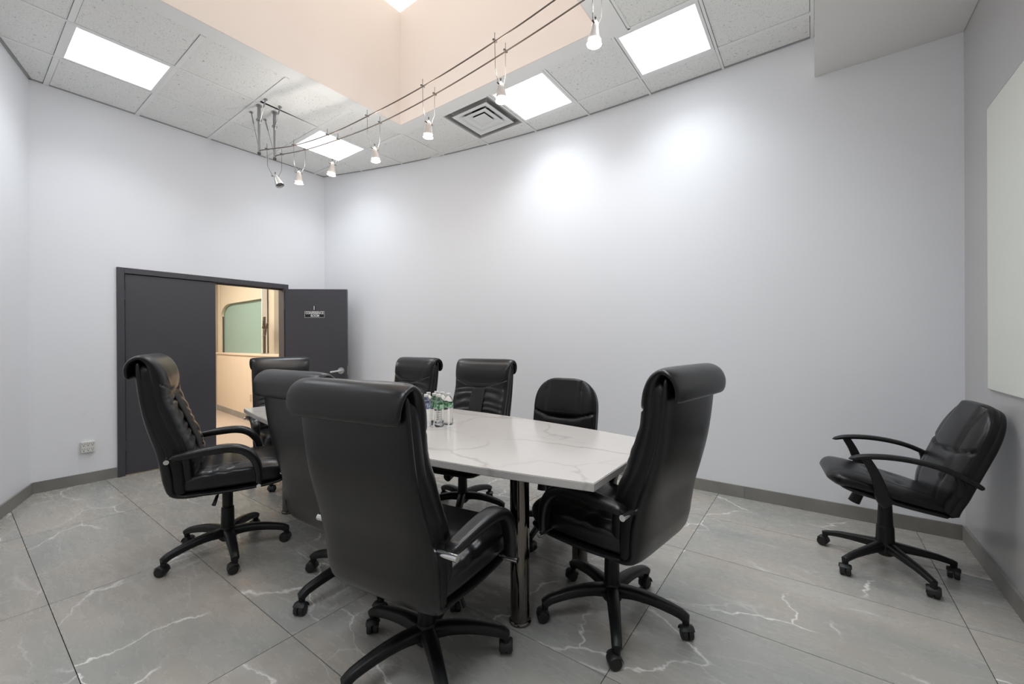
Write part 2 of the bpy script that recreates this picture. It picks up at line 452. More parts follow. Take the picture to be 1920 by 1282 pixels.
# ------------------------------------------------------------------ ceiling
ceil = struct(empty('ceiling', (0, 0, 0)))
WX0, WX1, WY0, WY1, WZ = -3.505, -1.275, .25, 2.84, 4.765      # light well
BX0, BX1, BY0, BY1 = -3.66, -1.10, .09, 2.975                     # plain band round it
def ring(x0, x1, y0, y1, X0, X1, Y0, Y1, z0, z1):
    m = MB()
    m.box(X0, X1, Y0, y0, z0, z1); m.box(X0, X1, y1, Y1, z0, z1); m.box(X0, x0, y0, y1, z0, z1); m.box(x1, X1, y0, y1, z0, z1); return m
def frame_boxes(m, x0, x1, y0, y1, t, z0, z1):
    m.box(x0, x1, y0, y0 + t, z0, z1); m.box(x0, x1, y1 - t, y1, z0, z1); m.box(x0, x0 + t, y0 + t, y1 - t, z0, z1); m.box(x1 - t, x1, y0 + t, y1 - t, z0, z1); return m
t = .012
ring(WX0 - t, WX1 + t, WY0 - t, WY1 + t, BX0, BX1, BY0, BY1, ZC - .006, ZC + .06).build('well_border', M_CEILW, ceil)
MB().box(WX0 - t, WX0, WY0 - t, WY1 + t, ZC - .006, WZ).build('well_wall', M_WELL, ceil)
MB().box(WX1, WX1 + t, WY0 - t, WY1 + t, ZC - .006, WZ).build('well_wall', M_WELL, ceil)
MB().box(WX0, WX1, WY0 - t, WY0, ZC - .006, WZ).build('well_wall', M_WELL, ceil)
MB().box(WX0, WX1, WY1, WY1 + t, ZC - .006, WZ).build('well_wall', M_WELL, ceil)
MB().box(WX0 - t, WX1 + t, WY0 - t, WY1 + t, WZ, WZ + .03).build('well_top_glow', M_WELLTOP, ceil)  # well top made to glow, standing in for the warm light inside
# plenum lid around the well
lid = ring(WX0 - t, WX1 + t, WY0 - t, WY1 + t, XD - .1, XR + .1, YF - .1, 4.0, ZC + .13, ZC + .16).build('plenum_lid', M_PLENUM, ceil)
# soffit along the right wall
SX, SZ = .012, 3.285
MB().box(SX, XR - .002, YF + .002, yb(XR) - .002, SZ, ZC + .10).build('soffit', M_SOFFIT, ceil)
G = .61
gx = [-G * k for k in range(0, 10)]
gy = [.54 + G * k for k in range(-4, 7)]
hpc = halfplanes(ROOM, .022)
PAN = {(-4.88, .54), (-4.88, 2.37), (-2.44, 2.98), (-1.22, 2.98), (-4.88, -.68), (-.61, .54), (-2.44, -.68), (-.61, -.68), (-.61, 1.76), (-1.22, -.68), (-3.66, -.68)}  # cells out of frame hold fill panels added to brighten the room
PANELS = []
VENT = None
bars = []
for ix in gx[1:]:
    for iy in gy:
        x0, x1, y0, y1 = ix, ix + G, iy, iy + G
        key = (round(x0, 2), round(y0, 2))
        if key in PAN: PANELS.append((x0, y0)); continue
        if abs(x0 + 3.05) < .02 and abs(y0 - 2.98) < .02: VENT = (x0, y0); continue
        # subtract the well border rectangle
        bx0, bx1, by0, by1 = BX0, BX1, BY0, BY1
        X0, X1, Y0, Y1 = x0, x1, y0, y1
        ox, oy = min(x1, bx1) - max(x0, bx0), min(y1, by1) - max(y0, by0)
        if ox > .01 and oy > .01:
            if ox > G - .03 and oy > G - .03: continue
            if ox <= G - .03 and x1 > bx1: X0 = bx1
            elif oy <= G - .03 and y0 < by0: Y1 = by0
            else: continue
        gp, gq = .0125, .0200
        p = clip([(X0 + gp, Y0 + gq), (min(X1, SX - .016) - gp, Y0 + gq), (min(X1, SX - .016) - gp, Y1 - gq), (X0 + gp, Y1 - gq)], hpc)
        if len(p) < 3 or area(p) < .006: continue
        if abs(x0 + 4.27) < .02 and abs(y0 - 1.76) < .02:      # the tile by the cable posts has slipped a little
            p = [(x0 + .044, Y0 + gq), (X1 - gp, Y0 + gp), (X1 - gp, Y1 - gp), (x0 + gp + .002, Y1 - gp)]
        cx, cy = sum(q[0] for q in p) / len(p), sum(q[1] for q in p) / len(p)
        MB().prism([(a - cx, b - cy) for a, b in p], 0, .014).build('ceiling_tile', M_TILE, ceil, loc=(cx, cy, ZC + .003))
def bar(poly):
    hp0 = halfplanes(ROOM, .003)
    p = clip(poly, hp0)
    if len(p) >= 3 and area(p) > .0005: MB().prism(p, ZC - .002, ZC + .006).build('grid_bar', M_GRID, ceil)
bw = .0125
for x in gx:
    if x > -.05: x = SX - bw - .001
    spans = [(YF, 4.)]
    if BX0 + .02 < x < BX1 - .02: spans = [(YF, BY0), (BY1, 4.)]
    if abs(x - BX0) < .02: spans = [(YF, BY0), (BY1, 4.)]
    bn = .009 if x < -.05 else .0115
    for a, b in spans: bar([(x - bn, a), (x + bn, a), (x + bn, b), (x - bn, b)])
for y in gy:
    if y < YF: continue
    for k in range(9):
        a, b = gx[k + 1] + bw, gx[k] - bw
        if k == 0: b = SX - 2 * bw
        if BY0 < y < BY1 - .02:
            if a > BX0 - .02 and b < BX1: continue
            if a < BX1 < b: a = BX1 + .01
        bar([(a, y - .017), (b, y - .017), (b, y + .017), (a, y + .017)])
    if y > 2.9 and y < 3.0: pass
bar([(BX1 + .004, BY0), (BX1 + .022, BY0), (BX1 + .022, BY1), (BX1 + .004, BY1)])
for a, b in zip(ROOM, ROOM[1:] + ROOM[:1]):          # wall angle
    a, b = Vector(a), Vector(b); d = (b - a)
    if d.length < .01: continue
    u = d.normalized(); nrm = Vector((-u.y, u.x))
    MB().prism([tuple(a + nrm * .002), tuple(b + nrm * .002), tuple(b + nrm * .019), tuple(a + nrm * .019)], ZC - .001, ZC + .003).build('wall_angle', M_ANGLE, ceil)

# ------------------------------------------------------------------ ceiling lights
LAB = {(-4.88, .54): 'bright square ceiling panel light near the left wall corner',
       (-4.88, 2.37): 'small-looking square ceiling panel light behind the cable lights in the far corner',
       (-2.44, 2.98): 'square ceiling panel light right beside the air vent',
       (-1.22, 2.98): 'large square ceiling panel light nearest the soffit on the right',
       (-4.88, -.68): 'added square ceiling fill panel out of frame behind the angled wall side',
       (-2.44, -.68): 'added square ceiling fill panel out of frame behind the camera',
       (-.61, 1.76): 'added square ceiling fill panel out of frame beside the soffit',
       (-1.22, -.68): 'added square ceiling fill panel out of frame behind the near end of the table',
       (-3.66, -.68): 'added square ceiling fill panel out of frame near the angled wall',
       (-.61, .54): 'added square ceiling fill panel out of frame above the camera',
       (-.61, -.68): 'added square ceiling fill panel out of frame by the front wall'}
for x0, y0 in PANELS:
    k = (round(x0, 2), round(y0, 2))
    p = [(x0 + .02, y0 + .02), (x0 + G - .02, y0 + .02), (x0 + G - .02, y0 + G - .02), (x0 + .02, y0 + G - .02)]
    if len(clip(p, halfplanes(ROOM, .01))) != 4: continue
    e = tag(empty('ceiling_light', (x0 + G / 2, y0 + G / 2, ZC)), LAB[k], 'ceiling light', 'square ceiling panel lights')
    h = G / 2 - .014
    frame_boxes(MB(), -h, h, -h, h, .022, .0, .012).build('frame', M_GRID, e)
    MB().box(-h + .022, h - .022, -h + .022, h - .022, .004, .010).build('diffuser', M_PANEL, e)
    ld = bpy.data.lights.new('panel_lamp', 'AREA'); ld.shape = 'SQUARE'; ld.size = 2 * h - .05; ld.energy = PANEL_W; ld.color = (.87, .935, 1.); ld.spread = math.radians(120)
    lo = bpy.data.objects.new('panel_lamp', ld); COL.objects.link(lo); lo.parent = e; lo.location = (0, 0, .0015)

# ------------------------------------------------------------------ air vent
x0, y0 = VENT
e = tag(empty('air_vent', (x0 + G / 2, y0 + G / 2, ZC)), 'square grey air vent with nested louvres in the ceiling', 'air vent')
h = G / 2 - .014
MB().box(-h, h, -h, h, .060, .066).build('backing', M_VENTG, e)
frame_boxes(MB(), -h, h, -h, h, .012, 0, .060).build('frame', M_VENTG, e)
def louvre(r0, z0, r1, z1, w):
    # square cone ring: outer lower lip r0,z0 rising to r1,z1, flat lip of width w
    V = []; F = []
    rings = [(r0, z0), (r0 - w, z0 + .004), (r1, z1), (r1, z1 + .003), (r0 - w, z0 + .010), (r0, z0 + .004)]
    for r, z in rings: V += [(-r, -r, z), (r, -r, z), (r, r, z), (-r, r, z)]
    n = len(rings)
    for i in range(n):
        for k in range(4):
            a, b = i * 4, ((i + 1) % n) * 4; F.append((a + k, a + (k + 1) % 4, b + (k + 1) % 4, b + k))
    return MB().add(V, F)
louvre(.226, -.006, .145, .024, .040).build('louvre', M_VENT, e)
louvre(.152, -.004, .080, .018, .038).build('louvre', M_VENT, e)
MB().box(-.076, .076, -.076, .076, .0, .008, .003).build('core_plate', M_VENT, e)
MB().cyl((0, 0, .050), (0, 0, .0595), .115, n=24).build('duct_collar', M_DARK, e)
for sx_, sy_ in ((1, 1), (-1, 1), (1, -1), (-1, -1)):
    MB().cyl((sx_ * .20, sy_ * .20, .012), (sx_ * .26, sy_ * .26, .058), .003, n=6).build('hanger', M_VENTG, e)

# ------------------------------------------------------------------ doors
fr = struct(empty('trim_1'), 'charcoal steel frame round the double door')
MB().box(XD - .122, XD + .022, .99, 1.046, 0.001, 2.045, .003).build('jamb', M_DOOR, fr)
MB().box(XD - .122, XD + .022, 2.555, 2.615, 0.001, 2.045, .003).build('jamb', M_DOOR, fr)
MB().box(XD - .122, XD + .022, 1.046, 2.555, 1.990, 2.045, .003).build('head', M_DOOR, fr)
MB().box(XD - .07, XD - .045, 1.046, 2.555, 1.972, 1.990).build('stop', M_DOOR, fr)
d1 = struct(empty('door_1', (XD - .01, 1.05, 0)), 'closed charcoal door leaf beside the opening')
MB().box(-.03, .014, .002, .765, .008, 1.984, .002).build('leaf', M_DOOR, d1)
for z in (.30, 1.02, 1.78):
    MB().cyl((.022, -.001, z - .05), (.022, -.001, z + .05), .007, n=10).build('hinge', M_DOOR, d1)
MB().box(-.02, .0, .765, .768, .93, 1.05).build('latch_plate', M_STEEL, d1)
lang = math.atan2(3.05 - 2.57, -4.875 + 5.44)
d2 = struct(empty('door_2', (XD + .03, 2.57, 0), lang), 'open charcoal door leaf swung into the room')
LW = .765
MB().box(.0, LW, -.006, .038, .008, 1.984, .002).build('leaf', M_DOOR, d2)
for z in (.30, 1.02, 1.78):
    MB().cyl((-.004, -.008, z - .05), (-.004, -.008, z + .05), .007, n=10).build('hinge', M_DOOR, d2)
hd_ = MB().cyl((LW - .075, -.006, .935), (LW - .075, -.022, .935), .043, .039, n=24).build('handle', M_CHROMES, d2, smooth=True)
MB().cyl((LW - .075, -.022, .935), (LW - .075, -.06, .935), .013, n=14).tube([(LW - .075, -.055, .935), (LW - .11, -.06, .933), (LW - .15, -.058, .926), (LW - .19, -.055, .921)], .0125, n=10).build('lever', M_CHROMES, hd_, smooth=True)
MB().box(LW - .0005, LW + .0015, .004, .028, .88, 1.0).build('latch_plate', M_STEEL, d2)

def text_obj(name, body, size, material, parent, loc, rot, ext=.0006, align='CENTER', xs=1.):
    cu = bpy.data.curves.new(name, 'FONT'); cu.body = body; cu.size = size; cu.align_x = align; cu.align_y = 'CENTER'; cu.extrude = ext; cu.resolution_u = 3; cu.offset = size * .022
    tmp = bpy.data.objects.new(name + '_tmp', cu); COL.objects.link(tmp)
    bpy.context.view_layer.update()
    me = bpy.data.meshes.new_from_object(tmp.evaluated_get(bpy.context.evaluated_depsgraph_get()))
    bpy.data.objects.remove(tmp, do_unlink=True)
    me.materials.clear(); me.materials.append(material)
    o = bpy.data.objects.new(name, me); COL.objects.link(o); o.parent = parent; o.location = loc; o.rotation_euler = rot; o.scale = (xs, 1, 1)
    return o
# sign on the open leaf
dirv = Vector((math.cos(lang), math.sin(lang), 0)); nrmv = Vector((math.sin(lang), -math.cos(lang), 0))
sp = Vector((XD + .03, 2.57, 0)) + dirv * .365 + nrmv * .0065 + Vector((0, 0, 1.66))
sg = tag(empty('room_sign', sp, lang), 'small black sign with white lettering CONFERENCE ROOM on the open door', 'sign')
MB().box(-.125, .125, -.004, 0, -.042, .042, .001).build('plate', M_SIGN, sg)
bd = MB(); 
for (a, b, c_, d_) in ((-.123, .123, .038, .041), (-.123, .123, -.041, -.038), (-.123, -.120, -.038, .038), (.120, .123, -.038, .038)): bd.box(a, b, -.0052, -.0038, c_, d_)
bd.build('border', M_SIGNW, sg)
text_obj('lettering', 'CONFERENCE', .043, M_SIGNW, sg, (0, -.0046, .017), (math.pi / 2, 0, 0), xs=.82)
text_obj('lettering', 'ROOM', .043, M_SIGNW, sg, (.005, -.0046, -.018), (math.pi / 2, 0, 0), xs=.82)
MB().box(-.018, .012, -.003, 0, .052, .108).build('number_plate', M_SIGN, sg)
text_obj('numeral', '1', .068, M_SIGNW, sg, (-.006, -.0036, .080), (math.pi / 2, 0, 0))

# ------------------------------------------------------------------ outlet on the left wall
o_ = tag(empty('wall_outlet', (XD + .001, .785, .342)), 'white six-way power outlet low on the wall left of the door', 'outlet')
MB().box(0, .035, -.046, .046, -.05, .05, .004).build('body', M_WHITEP, o_)
for iy in (-1, 0, 1):
    for iz in (-.023, .023):
        m = MB(); yy = iy * .029
        m.box(.0345, .0358, yy - .009, yy - .006, iz + .002, iz + .011); m.box(.0345, .0358, yy + .005, yy + .008, iz + .002, iz + .011); m.box(.0345, .0358, yy - .004, yy + .004, iz - .012, iz - .006)
        m.build('socket', M_DARK, o_)

# ------------------------------------------------------------------ white board on the right wall
wbd = tag(empty('white_board', (XR - .0005, 2.3, 1.8)), 'frameless pale green-white glass board on the grey right wall', 'board')
MB().box(-.012, 0, -1.1, 1.10, -.772, .772, .001).build('panel', M_BOARD, wbd)
frame_boxes(MB(), -1.102, 1.102, -.774, .774, .003, -.0115, -.0005)
m = MB()
m.box(-.0118, -.001, 1.1002, 1.1025, -.774, .774); m.box(-.0118, -.001, -1.1025, -1.1002, -.774, .774); m.box(-.0118, -.001, -1.1, 1.1, .7722, .7745); m.box(-.0118, -.001, -1.1, 1.1, -.7745, -.7722)
m.build('edge', M_EDGE, wbd)

# ------------------------------------------------------------------ corridor beyond the door
struct(MB().box(-9.75, XD - .12, .3, 4.0, -.12, 0).box(XD - .12, XD, 1.046, 2.555, -.12, 0).build('floor_corridor', M_HALLFLOOR))
struct(MB().box(-9.87, -9.75, .2, 4.0, 0, 2.9).build('wall_corridor_end', M_CREAM))
struct(MB().box(-9.87, XD - .12, .2, .3, 0, 2.9).build('wall_corridor_side', M_CREAM))
struct(MB().box(-9.87, XD - .12, .2, 4.0, 2.9, 3.0).build('ceiling_corridor', M_CEILW))
struct(MB().box(-9.87, XD - .12, 4.0, 4.1, 0, 3.0).build('wall_corridor_far', M_CREAM))
cw = struct(empty('wall_counter'), 'pale wood half wall with ledge in the corridor')
cpts = interp([(-9.42, 3.14), (-8.99, 3.106), (-8.2, 3.04), (-7.52, 2.985), (-6.8, 2.95), (-5.75, 2.93)], 16)
MB().prism([tuple(p) for p in cpts] + [(p[0], p[1] + .12) for p in cpts[::-1]], .1, 1.09).build('panel', M_WOOD, cw)
MB().prism([(p[0], p[1] - .008) for p in cpts] + [(p[0], p[1] + .1) for p in cpts[::-1]], 0, .1).build('skirting', M_BASE, cw)
MB().prism([(p[0], p[1] - .02) for p in cpts] + [(p[0], p[1] + .3) for p in cpts[::-1]], 1.09, 1.118).build('ledge', M_WOOD, cw)
for dx in (0, .09):
    MB().box(-7.53 + dx, -7.495 + dx, 2.972, 2.984, .33, .445).build('socket_plate', M_CREAM, cw)
gw = struct(empty('window_1'), 'green frosted glass screen above the corridor counter')
MB().box(-9.12, -7.39, 3.165, 3.175, 1.119, 2.3).build('pane', M_FROST, gw)
MB().box(-9.30, -9.18, 3.12, 3.20, 1.119, 2.85).build('post', M_CREAM, gw)
MB().box(-9.135, -9.121, 3.14, 3.19, 1.119, 2.85).build('edge_strip', M_WIRE, gw)
MB().box(-9.178, -9.137, 3.135, 3.19, 1.119, 2.85).build('side_panel', M_CREAM, gw)
# header with a rounded corner
hdp = [(-9.12, 2.85), (-9.12, 1.80)] + [(-9.12 + .40 * (1 - math.cos(a)), 1.80 + .225 * math.sin(a)) for a in np.linspace(.15, math.pi / 2, 9)] + [(-7.4, 2.035), (-7.4, 2.85)]
V = [(x, 3.11, z) for x, z in hdp] + [(x, 3.16, z) for x, z in hdp]; n = len(hdp)
MB().add(V, [tuple(range(n)), tuple(range(n, 2 * n))] + [(i, (i + 1) % n, n + (i + 1) % n, n + i) for i in range(n)]).build('header', M_CREAM, gw)
MB().box(-7.388, -7.37, 3.10, 3.18, 1.119, 2.85).build('edge_strip', M_WHITEP, gw)
MB().box(-7.37, -7.12, 3.20, 3.26, 1.119, 2.85).build('side_panel', M_CREAM, gw)
MB().box(-7.10, -6.2, 3.17, 3.22, 1.119, 2.85).build('side_panel', mat('grey_side_panel', (.30, .27, .22), .3), gw)
cr = tag(empty('coat_rack', (-7.2, 3.06, 1.1185)), 'metal hook rack on the corridor counter seen through the door', 'rack')
MB().cyl((0, 0, 0), (0, 0, .012), .05, n=18).build('foot', M_STEEL, cr)
MB().box(-.024, .024, -.014, .014, .012, .60, .003).build('post', mat('dull_brass', (.13, .11, .08), .4, .5), cr)
for k, (dx, z) in enumerate(((.24, .40), (.17, .50), (.13, .44), (.20, .30))):
    MB().tube([(0, -.01, z), (dx * .5, -.05, z - .02), (dx, -.07, z + .01), (dx * 1.15, -.07, z + .09)], .013, n=8).build('hook', MATS['dull_brass'], cr, smooth=True)
fe = tag(empty('fire_extinguisher', (-9.66, 3.06, 1.13)), 'red extinguisher on the corridor end wall just past the door edge', 'extinguisher')
MB().lathe([(.055, 0), (.06, .02), (.06, .34), (.045, .39), (.02, .41)], 16).build('cylinder', M_RED, fe, smooth=True)
MB().cyl((0, 0, .405), (0, 0, .45), .02, n=10).box(-.01, .09, -.01, .01, .45, .468).build('valve', M_STEEL, fe)
MB().box(-.089, -.055, -.03, .03, .1, .3).build('bracket', M_STEEL, fe)
hl = tag(empty('corridor_light', (-7.4, 1.7, 2.9)), 'warm ceiling light in the corridor hidden above the doorway', 'ceiling light')
MB().box(-1.3, 1.3, -.3, .3, -.02, -.0005).build('diffuser', M_HALL, hl)
frame_boxes(MB(), -1.32, 1.32, -.32, .32, .02, -.03, -.0005).build('frame', M_GRID, hl)

# ------------------------------------------------------------------ cable lights
cb = tag(empty('cable_light_rail', (-4.32, 1.87, ZC - .003)), 'pair of thin suspended cables with steel posts for the halogen lamps', 'light rail')
def rel(p, o): return (p[0] - o.location.x, p[1] - o.location.y, p[2] - o.location.z)
ZK = 3.148
A = [(-4.312, 1.800), (-4.25, 1.812), (-3.94, 1.939), (-3.494, 2.02), (-2.957, 2.048), (-2.277, 2.048), (-1.583, 2.005), (-1.127, 1.955), (-.30, 1.84)]
Bc = [(-4.318, 1.945), (-4.268, 1.944), (-4.205, 1.966), (-3.91, 2.055), (-3.486, 2.123), (-2.947, 2.172), (-2.281, 2.166), (-1.584, 2.115), (-.999, 2.049), (-.30, 1.95)]
def cable_y(C, x):
    for (xa, ya), (xb_, yb_) in zip(C[:-1], C[1:]):
        if xa <= x <= xb_: return ya + (yb_ - ya) * (x - xa) / (xb_ - xa)
    return C[-1][1]
for C_ in (A, Bc):
    pts = interp([(x, y, ZK) for x, y in C_], 60)
    MB().tube([rel(p, cb) for p in pts], .0045, n=6).build('cable', M_WIRE, cb, smooth=True)
for (px, py), (qx, qy) in (((-4.318, 1.80), A[0]), ((-4.322, 1.945), Bc[0])):
    MB().cyl(rel((px, py, ZC - .012), cb), rel((px, py, ZC - .002), cb), .026, n=16).cyl(rel((px, py, ZC - .012), cb), rel((px, py, ZC - .14), cb), .015, n=12).cyl(rel((px, py, ZC - .14), cb), rel((px, py, 3.135), cb), .0115, n=12).cyl(rel((px, py, ZC - .15), cb), rel((px, py, ZC - .137), cb), .024, n=14).build('post', M_STEELD, cb, smooth=True)
    MB().cyl(rel((px, py, 3.135), cb), rel((px, py, 3.118), cb), .0155, n=14).build('end_cap', M_WIRET, cb, smooth=True)
for a, b in (((-4.503, 1.806, ZC - .003), (-4.32, 1.80, 3.16)), ((-4.54, 1.95, ZC - .003), (-4.324, 1.945, 3.16)), ((-4.157, 1.791, ZC - .003), (-4.315, 1.80, 3.40)), ((-4.178, 1.931, ZC - .003), (-4.32, 1.945, 3.40))):
    a_, b_ = Vector(rel(a, cb)), Vector(rel(b, cb)); mid = a_.lerp(b_, .3)
    MB().cyl(a_, b_, .0028, n=6).cyl(a_, mid, .006, n=8).cyl(a_, a_ + Vector((0, 0, -.006)), .016, n=10).build('strut', M_STEELD, cb, smooth=True)
for px, py in ((-.30, 1.84), (-.30, 1.95)):
    MB().cyl(rel((px, py, ZC - .003), cb), rel((px, py, 3.13), cb), .0115, n=12).build('post', M_STEEL, cb, smooth=True)

HEADS = [(-4.215, 1.90, 'unlit dark-mouthed lamp cone hanging nearest the steel posts'),
         (-3.934, 1.985, 'second lit lamp cone from the steel posts'),
         (-3.495, 2.066, 'third lamp cone from the posts in front of the corner ceiling light'),
         (-2.948, 2.118, 'fourth lamp cone from the posts left of the light well corner'),
         (-2.281, 2.105, 'fifth lamp cone from the posts below the light well corner'),
         (-1.58, 2.062, 'sixth lamp cone from the posts in front of the air vent'),
         (-.89, 1.955, 'rightmost and largest-looking lit lamp cone near the top edge')]
for i, (x, y, lab) in enumerate(HEADS):
    e = tag(empty('pendant_lamp', (x, y, 2.92)), lab, 'lamp', 'small cone lamps hung on the cables')
    ya, yb2 = cable_y(A, x), cable_y(Bc, x)
    tilt = Matrix.Rotation(math.radians((-26, 4, 5, -3, 4, -2, 3)[i]), 4, 'Y') @ Matrix.Rotation(math.radians((10, 3, -3, 4, 0, 2, -3)[i]), 4, 'X')
    prof_o = [(.010, .002), (.016, -.006), (.022, -.030), (.030, -.070), (.037, -.105), (.039, -.114)]
    prof_i = [(.0365, -.114), (.0345, -.105), (.027, -.070), (.019, -.035), (.010, -.02)]
    MB().lathe(prof_o + prof_i, 24, tilt, cap=False).build('shade', M_CONE if i == 0 else M_SHADE, e, smooth=True)
    MB().lathe([(.0095, .004), (.0095, -.03)], 12, tilt).build('socket', M_STEELD, e, smooth=True)
    MB().lathe([(.012, -.094), (.0335, -.0945), (.0335, -.0985), (.001, -.100)], 20, tilt).build('lens', M_LENSOFF if i == 0 else M_LENS, e, smooth=True)
    for yy, sg_ in ((ya, -1), (yb2, 1)):
        MB().tube([(0, yy - y, ZK - 2.92 + .055), (0, yy - y, ZK - 2.92), (0, (yy - y) * .95, .07), (0, sg_ * .032, .006), (0, sg_ * .029, -.012)], .0018, n=5).build('wire', M_WIRET, e)
        MB().cyl((0, yy - y - .016, ZK - 2.92 + .004), (0, yy - y + .016, ZK - 2.92 + .004), .0065, n=8).build('clip', M_WIRET, e)
        MB().cyl((0, sg_ * .018, -.012), (0, sg_ * .034, -.012), .0048, n=8).build('knob', M_WIRET, e)
    MB().cyl((0, 0, 0), (0, 0, .024), .0025, n=6).cyl((0, 0, .022), (0, 0, .032), .0055, n=8).build('pivot', M_WIRET, e)
    if i:
        ld = bpy.data.lights.new('halogen_beam', 'SPOT'); ld.energy = SPOT_W; ld.color = (1., .92, .84); ld.spot_size = math.radians(75); ld.spot_blend = .9; ld.shadow_soft_size = .03
        lo = bpy.data.objects.new('halogen_beam', ld); COL.objects.link(lo); lo.parent = e; lo.location = (0, 0, -.104)
        ld = bpy.data.lights.new('cone_fill_low', 'POINT'); ld.energy = CONE_FILL_W * .4; ld.color = (1., .94, .90); ld.shadow_soft_size = .02  # added fill lamp just under the cone mouth
        lo = bpy.data.objects.new('cone_fill_low', ld); COL.objects.link(lo); lo.parent = e; lo.location = (.0, .0, -.118)
        ld = bpy.data.lights.new('cone_fill_up', 'POINT'); ld.energy = CONE_FILL_W; ld.color = (1., .94, .88); ld.shadow_soft_size = .02  # added uplight above the cone to brighten the ceiling
        lo = bpy.data.objects.new('cone_fill_up', ld); COL.objects.link(lo); lo.parent = e; lo.location = (.0, .0, .075)

# ------------------------------------------------------------------ chairs
def star_base(parent, r=.325, phase=0., straight=False, seed=0):
    rnd = random.Random(seed)
    hub = MB().lathe([(.034, .072), (.046, .084), (.050, .105), (.047, .138), (.038, .158)], 18).build('hub', M_PLASTIC, parent, smooth=True)
    for k in range(5):
        a = phase + k * 2 * math.pi / 5
        if straight: ctrl = [(.025, .124, .027, .027), (.12, .114, .022, .021), (.22, .100, .0185, .017), (r - .012, .084, .0165, .0145), (r + .010, .078, .0165, .0135)]
        else: ctrl = [(.025, .122, .033, .028), (.10, .130, .030, .0245), (.19, .124, .0265, .022), (r - .035, .103, .0225, .020), (r - .005, .088, .0215, .0195), (r + .014, .076, .020, .018)]
        mb = sweep(ctrl, m=12, n=12, p=3.2, round1=.012)
        mb.cyl((0, r, .088), (0, r, .056), .0165, .0145, n=12)
        leg = mb.build('base_leg', M_PLASTIC, parent, smooth=True, angle=45)
        leg.rotation_euler = (0, 0, a - math.pi / 2)
        # caster: twin wheels under a hood
        ca = rnd.uniform(0, 2 * math.pi)
        c = MB()
        R_ = Matrix.Translation((0, r, 0)) @ Matrix.Rotation(ca, 4, 'Z')
        for sx_ in (-1, 1):
            Mw = R_ @ Matrix.Translation((sx_ * .0130, .012, .0275)) @ Matrix.Rotation(math.pi / 2, 4, 'Y')
            c.lathe([(.008, -.0125), (.022, -.0120), (.0265, -.009), (.027, 0), (.0265, .009), (.022, .0120), (.008, .0125)], 18, Mw)
        Mh = R_ @ Matrix.Translation((0, .010, .031)) @ Matrix.Rotation(math.pi / 2, 4, 'Y')
        hood = []
        V = []; F = []
        nn = 9
        for ix_, xx in enumerate((-.0285, -.022, 0, .022, .0285)):
            rr = .027 if abs(xx) > .025 else .0315
            for q in range(nn):
                an = math.radians(-5 + 150 * q / (nn - 1)); V.append(tuple(R_ @ Vector((xx, .011 - rr * math.cos(an), .029 + rr * math.sin(an)))))
        for ix_ in range(4):
            for q in range(nn - 1): F.append((ix_ * nn + q, ix_ * nn + q + 1, (ix_ + 1) * nn + q + 1, (ix_ + 1) * nn + q))
        c.add(V, F)
        c.cyl((R_ @ Vector((0, 0, .05)))[:], (R_ @ Vector((0, 0, .064)))[:], .008, n=8)
        c.build('caster', M_WHEEL, leg, smooth=True, angle=40)

def gauss(x, s): return math.exp(-(x / s) ** 2)
def seam(d, wdt, depth): return -depth * gauss(d, wdt)

def exec_front(x, z, y, sy, u):
    """relief of the seat-back front: central panel, seams, gathers"""
    if sy < .25: return 0.
    k = min(1., (sy - .25) / .4); o = 0.; a = abs(x)
    o += seam(a - .067, .005, .008) if z > .50 else 0.
    if a < .067: o -= .010
    else:
        kk = min(1, (a - .067) / .03) * max(0., 1 - (a - .067) / .19)
        ph = z * 118 + a * 26 + 1.3 * math.sin(z * 31 + (2. if x > 0 else 0.))
        o += .0075 * kk * (math.sin(ph) - .3) * min(1., max(0., (.972 - z) / .02))
    if a < .08: o += seam(z - .972, .006, .006) 
    return o * k
def exec_head(x, z, y, sy, u):
    if sy < .25 or u > .62: return 0.
    k = min(1., (sy - .25) / .4); o = 0.; a = abs(x)
    h = z - .972
    fade = max(0., 1 - h / .20)
    fan = math.sin(x * 150 / (1 + h * 7.) + .8 * math.sin(h * 40))
    o += .0065 * fan * gauss(x, .12) * fade * min(1, h / .012)
    zs = .975 + max(0., a - .065) * .36                      # V seam rising to the sides
    if a > .06: o += seam(z - zs, .006, .010) * min(1., (a - .06) / .02)
    if a < .067 and h < .004: o -= .010
    return o * k

